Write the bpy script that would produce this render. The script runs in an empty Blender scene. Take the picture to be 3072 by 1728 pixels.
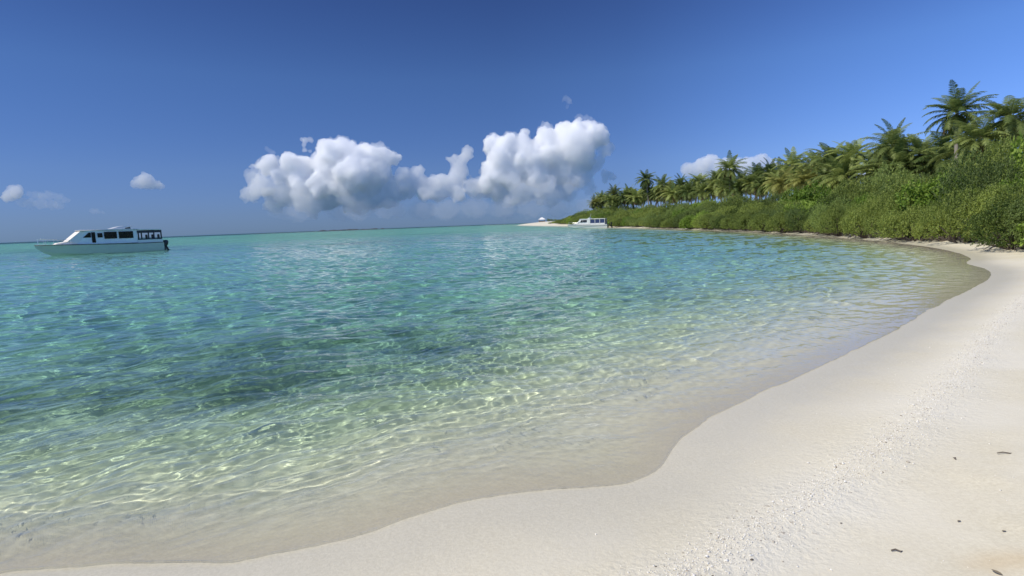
import bpy, bmesh, math, random
import numpy as np
from mathutils import Vector, Matrix, noise as mnoise

SC = bpy.context.scene
COL = SC.collection

# ------------------------------------------------------------------ camera
EYE = 1.55
cam = bpy.data.cameras.new('camera')
cam_o = bpy.data.objects.new('camera', cam)
COL.objects.link(cam_o)
cam.sensor_width = 36
cam.lens = 18 / math.tan(math.radians(42.5))
cam.clip_start = 0.05
cam.clip_end = 60000
_p, _r = math.radians(6.57), math.radians(2.15)
_f = Vector((0, math.cos(_p), -math.sin(_p)))
_u0 = Vector((0, math.sin(_p), math.cos(_p)))
_x = math.cos(_r) * Vector((1, 0, 0)) - math.sin(_r) * _u0
_y = math.sin(_r) * Vector((1, 0, 0)) + math.cos(_r) * _u0
_m = Matrix((_x, _y, -_f)).transposed().to_4x4()
_m.translation = Vector((0, 0, EYE))
cam_o.matrix_world = _m
SC.camera = cam_o

# ------------------------------------------------------------------ sky, sun, exposure
SUN_EL = math.radians(50)
SUN_AZ = math.atan2(-0.93, -0.37)
world = bpy.data.worlds.new('World')
SC.world = world
world.use_nodes = True
wt = world.node_tree
sky = wt.nodes.new('ShaderNodeTexSky')
sky.sky_type = 'NISHITA'
sky.sun_disc = False
sky.sun_elevation = SUN_EL
sky.sun_rotation = SUN_AZ
sky.air_density = 1.0
sky.dust_density = 0.0
sky.ozone_density = 5.0
sat = wt.nodes.new('ShaderNodeHueSaturation')
sat.inputs['Saturation'].default_value = 1.15
wt.links.new(sky.outputs[0], sat.inputs['Color'])
bg = wt.nodes['Background']
# sky tint: bluer low down, darker to the left, zenith raised for fill light
wtc = wt.nodes.new('ShaderNodeTexCoord')
wsx = wt.nodes.new('ShaderNodeSeparateXYZ')
wt.links.new(wtc.outputs['Generated'], wsx.inputs[0])


def wramp(sock, stops):
    r_ = wt.nodes.new('ShaderNodeValToRGB')
    e_ = r_.color_ramp.elements
    while len(e_) < len(stops):
        e_.new(0.5)
    for q, (p_, c_) in zip(e_, stops):
        q.position = p_
        q.color = (*c_, 1)
    wt.links.new(sock, r_.inputs[0])
    return r_.outputs[0]


def wmul(a_, b_, f_=1.0):
    m_ = wt.nodes.new('ShaderNodeMix')
    m_.data_type = 'RGBA'
    m_.blend_type = 'MULTIPLY'
    m_.clamp_result = False
    m_.inputs['Factor'].default_value = f_
    wt.links.new(a_, m_.inputs['A'])
    wt.links.new(b_, m_.inputs['B'])
    return m_.outputs['Result']


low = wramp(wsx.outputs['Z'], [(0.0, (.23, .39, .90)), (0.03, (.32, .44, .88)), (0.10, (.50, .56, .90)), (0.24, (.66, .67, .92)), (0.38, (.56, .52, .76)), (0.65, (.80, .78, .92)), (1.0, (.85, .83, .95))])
mx_ = wt.nodes.new('ShaderNodeMapRange')
mx_.inputs[1].default_value, mx_.inputs[2].default_value = -1.0, 1.0
wt.links.new(wsx.outputs['X'], mx_.inputs[0])
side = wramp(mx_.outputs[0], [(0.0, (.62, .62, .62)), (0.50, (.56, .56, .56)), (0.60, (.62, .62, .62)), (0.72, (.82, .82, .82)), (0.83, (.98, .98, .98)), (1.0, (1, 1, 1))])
back = wt.nodes.new('ShaderNodeMapRange')          # sky behind the camera, on the sun's side, brightened to add fill light
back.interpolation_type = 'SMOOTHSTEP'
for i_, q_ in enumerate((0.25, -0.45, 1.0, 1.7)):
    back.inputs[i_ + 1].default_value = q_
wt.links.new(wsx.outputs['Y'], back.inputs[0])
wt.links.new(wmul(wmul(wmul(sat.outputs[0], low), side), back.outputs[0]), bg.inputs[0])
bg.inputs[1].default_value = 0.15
sun = bpy.data.lights.new('sun', 'SUN')
sun.energy = 4.25
sun.angle = math.radians(0.5)
sun.color = (1.0, 0.945, 0.835)
sun_o = bpy.data.objects.new('sun', sun)
COL.objects.link(sun_o)
SUN_D = Vector((math.cos(SUN_EL) * math.sin(SUN_AZ), math.cos(SUN_EL) * math.cos(SUN_AZ), math.sin(SUN_EL)))
sun_o.rotation_euler = SUN_D.to_track_quat('Z', 'Y').to_euler()
sun_o.location = (0, 0, 50)
sun.cycles.is_caustics_light = True
SC.view_settings.view_transform = 'Standard'
SC.view_settings.look = 'None'
SC.view_settings.gamma = 1
SC.view_settings.exposure = 0.0
cy = SC.cycles
cy.max_bounces = 48
cy.diffuse_bounces = 3
cy.glossy_bounces = 3
cy.transmission_bounces = 6
cy.transparent_max_bounces = 8
cy.volume_bounces = 40
cy.use_denoising = True
cy.sample_clamp_indirect = 6.0
cy.sample_clamp_direct = 14.0

RNG = np.random.default_rng(11)
R = random.Random(5)


# ------------------------------------------------------------------ helpers
def tag(o, label, cat, group=None):
    o['label'] = label
    o['category'] = cat
    if group:
        o['group'] = group
    return o


def empty(name, loc=(0, 0, 0), rz=0.0):
    o = bpy.data.objects.new(name, None)
    o.location = loc
    o.rotation_euler = (0, 0, rz)
    o.empty_display_size = 0.2
    COL.objects.link(o)
    return o


def np_mesh(name, v, faces, mat=None, smooth=False):
    """v (n,3); faces (m,k) array with k = 3 or 4"""
    me = bpy.data.meshes.new(name)
    v = np.asarray(v, np.float32)
    faces = np.asarray(faces, np.int32)
    k = faces.shape[1]
    me.vertices.add(len(v))
    me.vertices.foreach_set('co', v.ravel())
    me.loops.add(faces.size)
    me.loops.foreach_set('vertex_index', faces.ravel())
    me.polygons.add(len(faces))
    me.polygons.foreach_set('loop_start', np.arange(0, faces.size, k).astype(np.int32))
    me.update()
    me.validate()
    if smooth:
        me.shade_smooth()
    if mat:
        me.materials.append(mat)
    return me


def link(name, me, parent=None):
    o = bpy.data.objects.new(name, me)
    COL.objects.link(o)
    if parent:
        o.parent = parent
    return o


class MB:
    """collects boxes, tubes and polygons into one mesh"""

    def __init__(self):
        self.v, self.f = [], []

    def poly(self, pts, faces):
        n = len(self.v)
        self.v += [tuple(p) for p in pts]
        self.f += [tuple(n + i for i in q) for q in faces]
        return self

    def box(self, x0, x1, y0, y1, z0, z1):
        p = [(x, y, z) for z in (z0, z1) for y in (y0, y1) for x in (x0, x1)]
        return self.poly(p, [(0, 2, 3, 1), (4, 5, 7, 6), (0, 1, 5, 4), (2, 6, 7, 3), (0, 4, 6, 2), (1, 3, 7, 5)])

    def tube(self, path, rad, n=8, cap=True):
        path = [Vector(p) for p in path]
        rs = rad if isinstance(rad, (list, tuple)) else [rad] * len(path)
        b = len(self.v)
        for i, p in enumerate(path):
            d = (path[min(i + 1, len(path) - 1)] - path[max(i - 1, 0)]).normalized()
            a = d.cross(Vector((0, 0, 1)))
            if a.length < 0.05:
                a = d.cross(Vector((0, 1, 0)))
            a.normalize()
            c = d.cross(a)
            for k in range(n):
                t = 2 * math.pi * k / n
                self.v.append(tuple(p + rs[i] * (math.cos(t) * a + math.sin(t) * c)))
        for i in range(len(path) - 1):
            for k in range(n):
                q = b + i * n
                self.f.append((q + k, q + (k + 1) % n, q + n + (k + 1) % n, q + n + k))
        if cap:
            self.f.append(tuple(b + k for k in reversed(range(n))))
            e = b + (len(path) - 1) * n
            self.f.append(tuple(e + k for k in range(n)))
        return self

    def loft(self, rings, close=False, caps=True):
        """rings: lists of equally many points"""
        b, n = len(self.v), len(rings[0])
        for rg in rings:
            self.v += [tuple(p) for p in rg]
        for i in range(len(rings) - 1):
            for k in range(n if close else n - 1):
                q = b + i * n
                self.f.append((q + k, q + (k + 1) % n, q + n + (k + 1) % n, q + n + k))
        if caps:
            self.f.append(tuple(b + k for k in reversed(range(n))))
            self.f.append(tuple(b + (len(rings) - 1) * n + k for k in range(n)))
        return self

    def build(self, name, mat, parent=None, bevel=0.0, smooth=False, subsurf=0):
        me = bpy.data.meshes.new(name)
        me.from_pydata(self.v, [], self.f)
        bm = bmesh.new()
        bm.from_mesh(me)
        bmesh.ops.remove_doubles(bm, verts=bm.verts, dist=0.0005)
        bmesh.ops.recalc_face_normals(bm, faces=bm.faces)
        if bevel:
            bmesh.ops.bevel(bm, geom=list(bm.edges), offset=bevel, segments=2, affect='EDGES', clamp_overlap=True)
        bm.to_mesh(me)
        bm.free()
        me.materials.append(mat)
        if smooth:
            me.shade_smooth()
            try:
                me.set_sharp_from_angle(angle=math.radians(35))
            except Exception:
                pass
        return link(name, me, parent)


def vnoise(x, y, seed=0):
    """smooth 2-D value noise, -1..1"""
    xi, yi = np.floor(x).astype(np.int64), np.floor(y).astype(np.int64)
    fx, fy = x - xi, y - yi
    fx, fy = fx * fx * (3 - 2 * fx), fy * fy * (3 - 2 * fy)

    def h(i, j):
        n = (i * 374761393 + j * 668265263 + seed * 974711) & 0x7fffffff
        n = ((n ^ (n >> 13)) * 1274126177) & 0x7fffffff
        return ((n ^ (n >> 16)) & 0xffff) / 32767.5 - 1
    a, b, c, d = h(xi, yi), h(xi + 1, yi), h(xi, yi + 1), h(xi + 1, yi + 1)
    return a + (b - a) * fx + (c - a) * fy + (a - b - c + d) * fx * fy


def fbm(x, y, oct=4, seed=0):
    s, a = 0, 1.0
    for k in range(oct):
        s = s + a * vnoise(x * 2 ** k + 17.3 * k, y * 2 ** k - 9.1 * k, seed + k)
        a *= 0.5
    return s / 1.9


def sstep(a, b, x):
    t = np.clip((x - a) / (b - a), 0, 1)
    return t * t * (3 - 2 * t)


# ------------------------------------------------------------------ materials
def new_mat(name):
    m = bpy.data.materials.new(name)
    m.use_nodes = True
    return m, m.node_tree, m.node_tree.nodes['Principled BSDF']


def plain(name, col, rough=0.5, metal=0.0, vary=0.08, scale=3.0, coat=0.0):
    m, t, b = new_mat(name)
    tc = t.nodes.new('ShaderNodeTexCoord')
    nz = t.nodes.new('ShaderNodeTexNoise')
    nz.inputs['Scale'].default_value = scale
    nz.inputs['Detail'].default_value = 5
    t.links.new(tc.outputs['Object'], nz.inputs['Vector'])
    mx = t.nodes.new('ShaderNodeMix')
    mx.data_type = 'RGBA'
    mx.inputs['A'].default_value = (*[c * (1 - vary) for c in col], 1)
    mx.inputs['B'].default_value = (*[min(1, c * (1 + vary)) for c in col], 1)
    t.links.new(nz.outputs[0], mx.inputs['Factor'])
    t.links.new(mx.outputs['Result'], b.inputs['Base Color'])
    b.inputs['Roughness'].default_value = rough
    b.inputs['Metallic'].default_value = metal
    b.inputs['Coat Weight'].default_value = coat
    return m


def leaf_mat(name, dark, light, trans=0.42, scale=0.9):
    m, t, b = new_mat(name)
    L = t.links
    tc = t.nodes.new('ShaderNodeTexCoord')
    oi = t.nodes.new('ShaderNodeObjectInfo')
    nz = t.nodes.new('ShaderNodeTexNoise')
    nz.inputs['Scale'].default_value = scale
    nz.inputs['Detail'].default_value = 3
    ge = t.nodes.new('ShaderNodeNewGeometry')
    L.new(ge.outputs['Position'], nz.inputs['Vector'])
    a1 = t.nodes.new('ShaderNodeMath')
    a1.operation = 'MULTIPLY_ADD'
    L.new(ge.outputs['Random Per Island'], a1.inputs[0])
    a1.inputs[1].default_value = 0.5
    a2 = t.nodes.new('ShaderNodeMath')
    a2.operation = 'MULTIPLY_ADD'
    L.new(oi.outputs['Random'], a2.inputs[0])
    a2.inputs[1].default_value = 0.8
    a2.inputs[2].default_value = -0.65
    L.new(a2.outputs[0], a1.inputs[2])
    a3 = t.nodes.new('ShaderNodeMath')
    a3.operation = 'ADD'
    a3.use_clamp = True
    L.new(nz.outputs[0], a3.inputs[0])
    L.new(a1.outputs[0], a3.inputs[1])
    mx = t.nodes.new('ShaderNodeMix')
    mx.data_type = 'RGBA'
    mx.inputs['A'].default_value = (*dark, 1)
    mx.inputs['B'].default_value = (*light, 1)
    L.new(a3.outputs[0], mx.inputs['Factor'])
    L.new(mx.outputs['Result'], b.inputs['Base Color'])
    b.inputs['Roughness'].default_value = 0.55
    b.inputs['Specular IOR Level'].default_value = 0.35
    tr = t.nodes.new('ShaderNodeBsdfTranslucent')
    L.new(mx.outputs['Result'], tr.inputs['Color'])
    ms = t.nodes.new('ShaderNodeMixShader')
    ms.inputs[0].default_value = trans
    L.new(b.outputs[0], ms.inputs[1])
    L.new(tr.outputs[0], ms.inputs[2])
    L.new(ms.outputs[0], t.nodes['Material Output'].inputs[0])
    return m


M_SHRUB = leaf_mat('shrub_leaves', (0.055, 0.098, 0.016), (0.370, 0.440, 0.095))
M_BRIGHT = leaf_mat('broad_leaves', (0.110, 0.200, 0.020), (0.340, 0.460, 0.070))
M_GREY = leaf_mat('greyish_leaves', (0.085, 0.130, 0.035), (0.340, 0.430, 0.110))
M_PALM = leaf_mat('palm_fronds', (0.065, 0.110, 0.026), (0.380, 0.440, 0.125), scale=0.6)
M_PALMY = leaf_mat('yellow_palm_fronds', (0.100, 0.130, 0.030), (0.330, 0.340, 0.095), scale=0.6)
M_DEAD = leaf_mat('dry_fronds', (0.110, 0.065, 0.025), (0.330, 0.210, 0.085), scale=0.8)
M_BARK = plain('bark', (0.10, 0.078, 0.06), 0.9, vary=0.35, scale=6)
M_TRUNK = plain('palm_bark', (0.27, 0.24, 0.20), 0.9, vary=0.3, scale=5)
M_GEL = plain('white_gelcoat', (0.76, 0.74, 0.68), 0.28, vary=0.04, coat=0.3)
M_GELH = plain('hull_gelcoat', (0.52, 0.53, 0.46), 0.3, vary=0.05, coat=0.3)
M_DARK = plain('dark_glass', (0.012, 0.013, 0.016), 0.08, vary=0.1)
M_BLACK = plain('black_plastic', (0.018, 0.018, 0.02), 0.35)
M_RUB = plain('rubber_strip', (0.05, 0.05, 0.05), 0.6)
M_STEEL = plain('steel_tube', (0.72, 0.72, 0.70), 0.25, metal=0.8)
M_NAVY = plain('navy_curtain', (0.025, 0.045, 0.13), 0.7)
M_CREAM = plain('cream_cover', (0.80, 0.74, 0.66), 0.6)
M_SEAT = plain('dark_seat', (0.05, 0.05, 0.055), 0.6)
M_THATCH = plain('pale_canvas', (0.80, 0.78, 0.72), 0.8)
M_WOOD = plain('weathered_wood', (0.22, 0.15, 0.10), 0.85, vary=0.3)

# ------------------------------------------------------------------ the shoreline
SHORE = [(-20000, -7000), (-300, -100), (-40, -12), (-14, -1.5), (-7, 1.1), (-4, 2.15), (-2.45, 2.38), (-1.9, 2.42), (-1.37, 2.42),
         (-0.88, 2.60), (-0.59, 2.76), (-0.35, 2.90), (-0.08, 3.0), (0.27, 3.05), (0.62, 3.11), (0.88, 3.27), (1.05, 3.50), (1.22, 3.74),
         (1.73, 4.27), (2.54, 4.94), (3.7, 5.94), (4.92, 6.98), (7.02, 8.9), (9.4, 11.0), (10.92, 12.5), (11.9, 13.9), (12.5, 15.13),
         (13.79, 16.57), (15.54, 19.45), (17.15, 23.26), (18.22, 27.22), (19.47, 32.39), (20.68, 39.96), (21.5, 47.83),
         (22.0, 55.73), (22.05, 65.08), (21.85, 78.19), (21.0, 94.4), (20.4, 108), (20.0, 141.4), (18.4, 183), (12.2, 290),
         (5.3, 423), (6, 445), (12, 470), (45, 490), (140, 520), (600, 900), (20000, 6000)]


def smooth_line(pts, n=4):
    p = np.array(pts, float)
    out = []
    for i in range(len(p) - 1):
        p0, p1, p2, p3 = p[max(i - 1, 0)], p[i], p[i + 1], p[min(i + 2, len(p) - 1)]
        if np.linalg.norm(p2 - p1) > 60:
            out.append(p1)
            continue
        L = np.linalg.norm(p2 - p1)
        m1 = (p2 - p0) / max(np.linalg.norm(p2 - p0), 1e-6) * L
        m2 = (p3 - p1) / max(np.linalg.norm(p3 - p1), 1e-6) * L
        for k in range(n):
            t = k / n
            out.append((2 * t**3 - 3 * t**2 + 1) * p1 + (t**3 - 2 * t**2 + t) * m1 + (-2 * t**3 + 3 * t**2) * p2 + (t**3 - t**2) * m2)
    out.append(p[-1])
    return np.array(out)


SL = smooth_line(SHORE)
LAND = np.vstack([SL, [(20000, -20000), (-20000, -20000)]])


def shore_dist(X, Y):
    """signed distance to the waterline: positive over the sea, negative on land"""
    x, y = X.ravel(), Y.ravel()
    best = np.full(x.shape, 1e18)
    for i in range(len(SL) - 1):
        ax, ay = SL[i]
        dx, dy = SL[i + 1] - SL[i]
        t = np.clip(((x - ax) * dx + (y - ay) * dy) / (dx * dx + dy * dy), 0, 1)
        best = np.minimum(best, (x - ax - t * dx) ** 2 + (y - ay - t * dy) ** 2)
    ins = np.zeros(x.shape, bool)
    for i in range(len(LAND)):
        ax, ay = LAND[i]
        bx, by = LAND[(i + 1) % len(LAND)]
        if ay == by:
            continue
        c = ((ay > y) != (by > y)) & (x < (bx - ax) * (y - ay) / (by - ay) + ax)
        ins ^= c
    d = np.where(ins, -np.sqrt(best), np.sqrt(best))
    nr = np.clip(1 - np.hypot(x, y) / 50, 0, 1)
    d = d + nr * (0.055 * fbm(x * 1.3, y * 1.3, 3, 501) + 0.022 * fbm(x * 5, y * 5, 3, 511))
    return d.reshape(X.shape)


CORAL = smooth_line([(-1.2, 0.9), (-0.3, 1.45), (0.41, 1.91), (0.64, 2.09), (1.06, 2.43), (1.68, 2.85), (2.41, 3.4), (3.57, 4.47), (4.95, 5.79), (7.48, 8.14), (10.2, 10.4), (13, 12.6)], 6)


def line_dist(line, X, Y):
    x, y = X.ravel(), Y.ravel()
    best = np.full(x.shape, 1e18)
    for i in range(len(line) - 1):
        ax, ay = line[i]
        dx, dy = line[i + 1] - line[i]
        t = np.clip(((x - ax) * dx + (y - ay) * dy) / (dx * dx + dy * dy), 0, 1)
        best = np.minimum(best, (x - ax - t * dx) ** 2 + (y - ay - t * dy) ** 2)
    return np.sqrt(best).reshape(X.shape)


def ground_z(X, Y, S=None, fine=True):
    S = shore_dist(X, Y) if S is None else S
    dep = np.interp(S + 1.1 * (1 - np.exp(-np.clip(S, 0, 50) / 1.1)) * sstep(0.3, -2.5, X) * sstep(30, 10, np.hypot(X, Y)), [0, 1.0, 2.5, 5, 9, 16, 35, 80, 200, 500, 1200, 20000], [0, 0.08, 0.33, 0.82, 1.25, 1.5, 1.65, 1.7, 1.8, 2.6, 9, 14])
    up = np.interp(-S, [0, 1, 2.2, 4.5, 9, 20, 60, 500], [0, 0.085, 0.22, 0.33, 0.55, 0.9, 1.2, 1.6])
    up = up * (1 + 1.3 * sstep(130, 220, Y))
    z = np.where(S > 0, -dep, up)
    if fine:
        r = np.hypot(X, Y)
        near = np.clip(1 - r / 60, 0, 1)
        z = z + near * np.where(S > 0, np.clip(S / 3, 0, 1) * 0.05 * fbm(X * 0.9, Y * 0.9, 3, 5), 0)
        dc = line_dist(CORAL, X, Y)
        berm = np.exp(-(dc / 0.20) ** 2)
        z = z + near * (0.030 * berm * (1 + 0.4 * fbm(X * 3, Y * 3, 2, 8)))
        rough = sstep(1.35, 1.9, -S) * near
        rs = np.random.default_rng(31)
        for _ in range(46):                         # old trodden hollows in the dry sand
            px_, py_ = rs.uniform(0.9, 8.5), rs.uniform(1.3, 9.0)
            wx_, wy_, an_, dp_ = rs.uniform(.10, .22), rs.uniform(.05, .10), rs.uniform(0, 3.14), rs.uniform(.012, .028)
            m_ = (np.abs(X - px_) < .7) & (np.abs(Y - py_) < .7)
            if not m_.any():
                continue
            a_, b_ = X[m_] - px_, Y[m_] - py_
            e_ = np.sqrt(((a_ * math.cos(an_) + b_ * math.sin(an_)) / wx_) ** 2 + ((b_ * math.cos(an_) - a_ * math.sin(an_)) / wy_) ** 2)
            z[m_] += dp_ * (-np.exp(-e_ ** 2) + 0.45 * np.exp(-((e_ - 1.5) / 0.5) ** 2)) * sstep(1.5, 1.9, -S[m_])
        ca, sa = math.cos(0.35), math.sin(0.35)
        U, V = X * ca + Y * sa, -X * sa + Y * ca
        z = z + rough * ((0.034 + 0.02 * sstep(2.0, 3.0, -S)) * fbm(U * 1.2, V * 2.2, 4, 21) + 0.010 * fbm(X * 5, Y * 5, 3, 33))
    return z


def polar(az_fine, n_fine, n_coarse, radii):
    """rings of vertices round the origin, closed"""
    a = np.concatenate([np.linspace(-az_fine, az_fine, n_fine), np.linspace(az_fine, 360 - az_fine, n_coarse + 2)[1:-1]])
    a = np.radians(a)
    A, Rr = np.meshgrid(a, radii)
    X, Y = Rr * np.sin(A), Rr * np.cos(A)
    nr, na = X.shape
    i = np.arange(nr * na).reshape(nr, na)
    j = np.roll(i, -1, axis=1)
    f = np.stack([i[:-1], j[:-1], j[1:], i[1:]], -1).reshape(-1, 4)
    return X, Y, Rr, f


def add_attr(me, name, arr):
    a = me.attributes.new(name, 'FLOAT', 'POINT')
    a.data.foreach_set('value', np.asarray(arr, np.float32).ravel())


# ------------------------------------------------------------------ ground: beach and sea bed, one sheet
gr_r = np.concatenate([[0.02], np.geomspace(0.5, 70, 560), np.geomspace(72, 25000, 110)])
X, Y, RR, F = polar(64, 620, 60, gr_r)
S = shore_dist(X, Y)
Z = ground_z(X, Y, S)
SEAWEED = [(-1.39, 11.44, .5), (-1.0, 11.3, .3), (0.6, 12.47, .4), (1.33, 12.58, .4), (-4.15, 8.0, .35), (-5.1, 7.88, .4), (-5.75, 7.09, .35), (-6.04, 6.53, .4),
           (-2.79, 9.28, .5), (-2.08, 9.4, .35), (-4.63, 5.98, .9), (-5.27, 5.86, .9), (-3.1, 6.5, .75), (-2.3, 7.1, .6), (-6.2, 6.1, .9), (-1.2, 8.0, .5), (-3.6, 8.7, .4), (2.6, 13.0, .35), (-0.4, 10.6, .5), (0.3, 11.2, .4)]
weed = np.zeros_like(X)
for (a, b, s) in SEAWEED:
    weed = np.maximum(weed, np.exp(-(((X - a) / (1.5 * s)) ** 2 + ((Y - b) / s) ** 2) * 2.2))
wn = fbm(X * 2.3, Y * 2.3, 4, 77)
weed = np.clip(weed * 0.9 + 0.9 * wn * (weed > 0.05), 0, 1)
bandn = fbm(X * 0.5, Y * 0.8, 4, 41)
band = np.exp(-((S - 5.6) / 2.3) ** 2) * sstep(-0.05, 0.75, bandn + 0.2)
offw = sstep(0.15, 0.7, fbm(X * 0.06, Y * 0.06, 3, 19)) * sstep(14, 40, S) * 0.5
growth = np.interp(S, [0.6, 1.5, 2.5, 4, 8, 14, 25, 60], [0, 0.12, 0.44, 0.52, 0.36, 0.22, 0.18, 0.24]) * (0.62 + 0.95 * fbm(X * 0.55, Y * 0.8, 4, 143)) * (1 - 0.5 * sstep(0, 6, X) * sstep(30, 18, Y))
growth *= 1 + 0.5 * sstep(-1.5, -4.0, X) * sstep(8, 5, S)
algae = np.clip(np.maximum(growth, 0.8 * weed) + offw, 0, 1)
algae = np.maximum(algae, 0.85 * sstep(300, 900, S))  # far bed darkened to cut the teal light bounced up onto the clouds
algae *= (S > 0.5)
gm, t, b = new_mat('coral_sand')
L = t.links


def attr(t, name):
    a = t.nodes.new('ShaderNodeAttribute')
    a.attribute_name = name
    return a.outputs['Fac']


def mixc(t, fac, A, B):
    mx = t.nodes.new('ShaderNodeMix')
    mx.data_type = 'RGBA'
    for k, v in (('A', A), ('B', B)):
        if isinstance(v, tuple):
            mx.inputs[k].default_value = (*v, 1)
        else:
            t.links.new(v, mx.inputs[k])
    if isinstance(fac, float):
        mx.inputs['Factor'].default_value = fac
    else:
        t.links.new(fac, mx.inputs['Factor'])
    return mx.outputs['Result']


def tnoise(t, vec, scale, detail=4, rough=0.55):
    n = t.nodes.new('ShaderNodeTexNoise')
    n.inputs['Scale'].default_value = scale
    n.inputs['Detail'].default_value = detail
    n.inputs['Roughness'].default_value = rough
    t.links.new(vec, n.inputs['Vector'])
    return n.outputs[0]


def remap(t, v, a, b, c=0.0, d=1.0):
    n = t.nodes.new('ShaderNodeMapRange')
    n.interpolation_type = 'SMOOTHSTEP'
    t.links.new(v, n.inputs[0])
    for i, q in enumerate((a, b, c, d)):
        n.inputs[i + 1].default_value = q
    return n.outputs[0]


def fmath(t, op, a, b=None):
    n = t.nodes.new('ShaderNodeMath')
    n.operation = op
    for i, q in enumerate((a, b)):
        if q is None:
            continue
        if isinstance(q, (int, float)):
            n.inputs[i].default_value = q
        else:
            t.links.new(q, n.inputs[i])
    return n.outputs[0]


pos = t.nodes.new('ShaderNodeNewGeometry').outputs['Position']
grain = tnoise(t, pos, 55, 6, 0.7)
patch = tnoise(t, pos, 1.1, 4)
col = mixc(t, remap(t, grain, 0.3, 0.7), (0.61, 0.545, 0.40), (0.72, 0.655, 0.495))
col = mixc(t, remap(t, patch, 0.35, 0.7), col, (0.71, 0.655, 0.525))
# pale heaps of shell grit on the dry sand
mp = t.nodes.new('ShaderNodeMapping')
mp.inputs['Rotation'].default_value = (0, 0, -0.5)
mp.inputs['Scale'].default_value = (1.3, 3.6, 1)
L.new(pos, mp.inputs['Vector'])
streak = remap(t, tnoise(t, mp.outputs[0], 1.0, 5, 0.6), 0.56, 0.72)
dryf = remap(t, attr(t, 'shore'), -1.6, -2.3)
col = mixc(t, fmath(t, 'MULTIPLY', fmath(t, 'MULTIPLY', streak, dryf), 0.8), col, (0.88, 0.84, 0.76))
sc = tnoise(t, pos, 26, 5, 0.65)
speck = fmath(t, 'MULTIPLY', remap(t, sc, 0.63, 0.70), attr(t, 'rubble'))
col = mixc(t, fmath(t, 'MULTIPLY', attr(t, 'rubble'), 0.45), col, (0.86, 0.81, 0.68))
col = mixc(t, fmath(t, 'MULTIPLY', speck, 0.8), col, (0.38, 0.31, 0.23))
col = mixc(t, attr(t, 'ochre'), col, (0.55, 0.37, 0.16))
# wet sand by the water
wn_ = tnoise(t, pos, 2.2, 4)
wet = remap(t, fmath(t, 'ADD', attr(t, 'shore'), fmath(t, 'MULTIPLY', fmath(t, 'SUBTRACT', wn_, 0.5), 0.35)), -0.95, -0.10)
wetb = remap(t, attr(t, 'shore'), 0.0, 0.95)
wetc = mixc(t, remap(t, grain, 0.3, 0.7), (0.56, 0.51, 0.385), (0.65, 0.595, 0.46))
col = mixc(t, fmath(t, 'MULTIPLY', wet, 0.85), col, mixc(t, wetb, wetc, mixc(t, remap(t, tnoise(t, pos, 14, 4), 0.3, 0.7), (0.72, 0.68, 0.52), (0.86, 0.82, 0.65))))
al = attr(t, 'algae')
aln = tnoise(t, pos, 6, 4)
algc = mixc(t, remap(t, aln, 0.3, 0.7), (0.055, 0.088, 0.030), (0.21, 0.26, 0.095))
col = mixc(t, al, col, algc)
L.new(col, b.inputs['Base Color'])
rg = t.nodes.new('ShaderNodeMapRange')
L.new(wet, rg.inputs[0])
rg.inputs[3].default_value = 0.9
rg.inputs[4].default_value = 0.32
L.new(rg.outputs[0], b.inputs['Roughness'])
b.inputs['Specular IOR Level'].default_value = 0.4
bp = t.nodes.new('ShaderNodeBump')
bp.inputs['Strength'].default_value = 0.5
bp.inputs['Distance'].default_value = 0.02
bh = fmath(t, 'ADD', fmath(t, 'MULTIPLY', grain, 0.25), fmath(t, 'MULTIPLY', sc, fmath(t, 'ADD', fmath(t, 'MULTIPLY', attr(t, 'rubble'), 2.6), 0.15)))
bh = fmath(t, 'ADD', bh, fmath(t, 'MULTIPLY', tnoise(t, pos, 7, 4), fmath(t, 'MULTIPLY', dryf, 1.2)))
L.new(bh, bp.inputs['Height'])
L.new(bp.outputs[0], b.inputs['Normal'])
me = np_mesh('sand', np.stack([X, Y, Z], -1).reshape(-1, 3), F, gm, True)
add_attr(me, 'shore', S)
add_attr(me, 'algae', algae)
dc = line_dist(CORAL, X, Y)
wob = 0.10 * fbm(X * 1.4, Y * 1.4, 3, 55)
add_attr(me, 'rubble', np.clip(np.exp(-((dc + wob) / 0.26) ** 2) * (0.95 + 0.5 * fbm(X * 5, Y * 5, 3, 61)), 0, 1))
och = np.exp(-(((X - 1.90) / 0.15) ** 2 + ((Y - 2.06) / 0.07) ** 2)) + 0.7 * fbm(X * 9, Y * 9, 3, 3) * np.exp(-(((X - 1.9) / 0.22) ** 2 + ((Y - 2.06) / 0.11) ** 2))
add_attr(me, 'ochre', np.clip(och, 0, 1) * 0.35)
ground = link('sand', me)
ground['kind'] = 'structure'
ground.cycles.is_caustics_receiver = True

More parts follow.
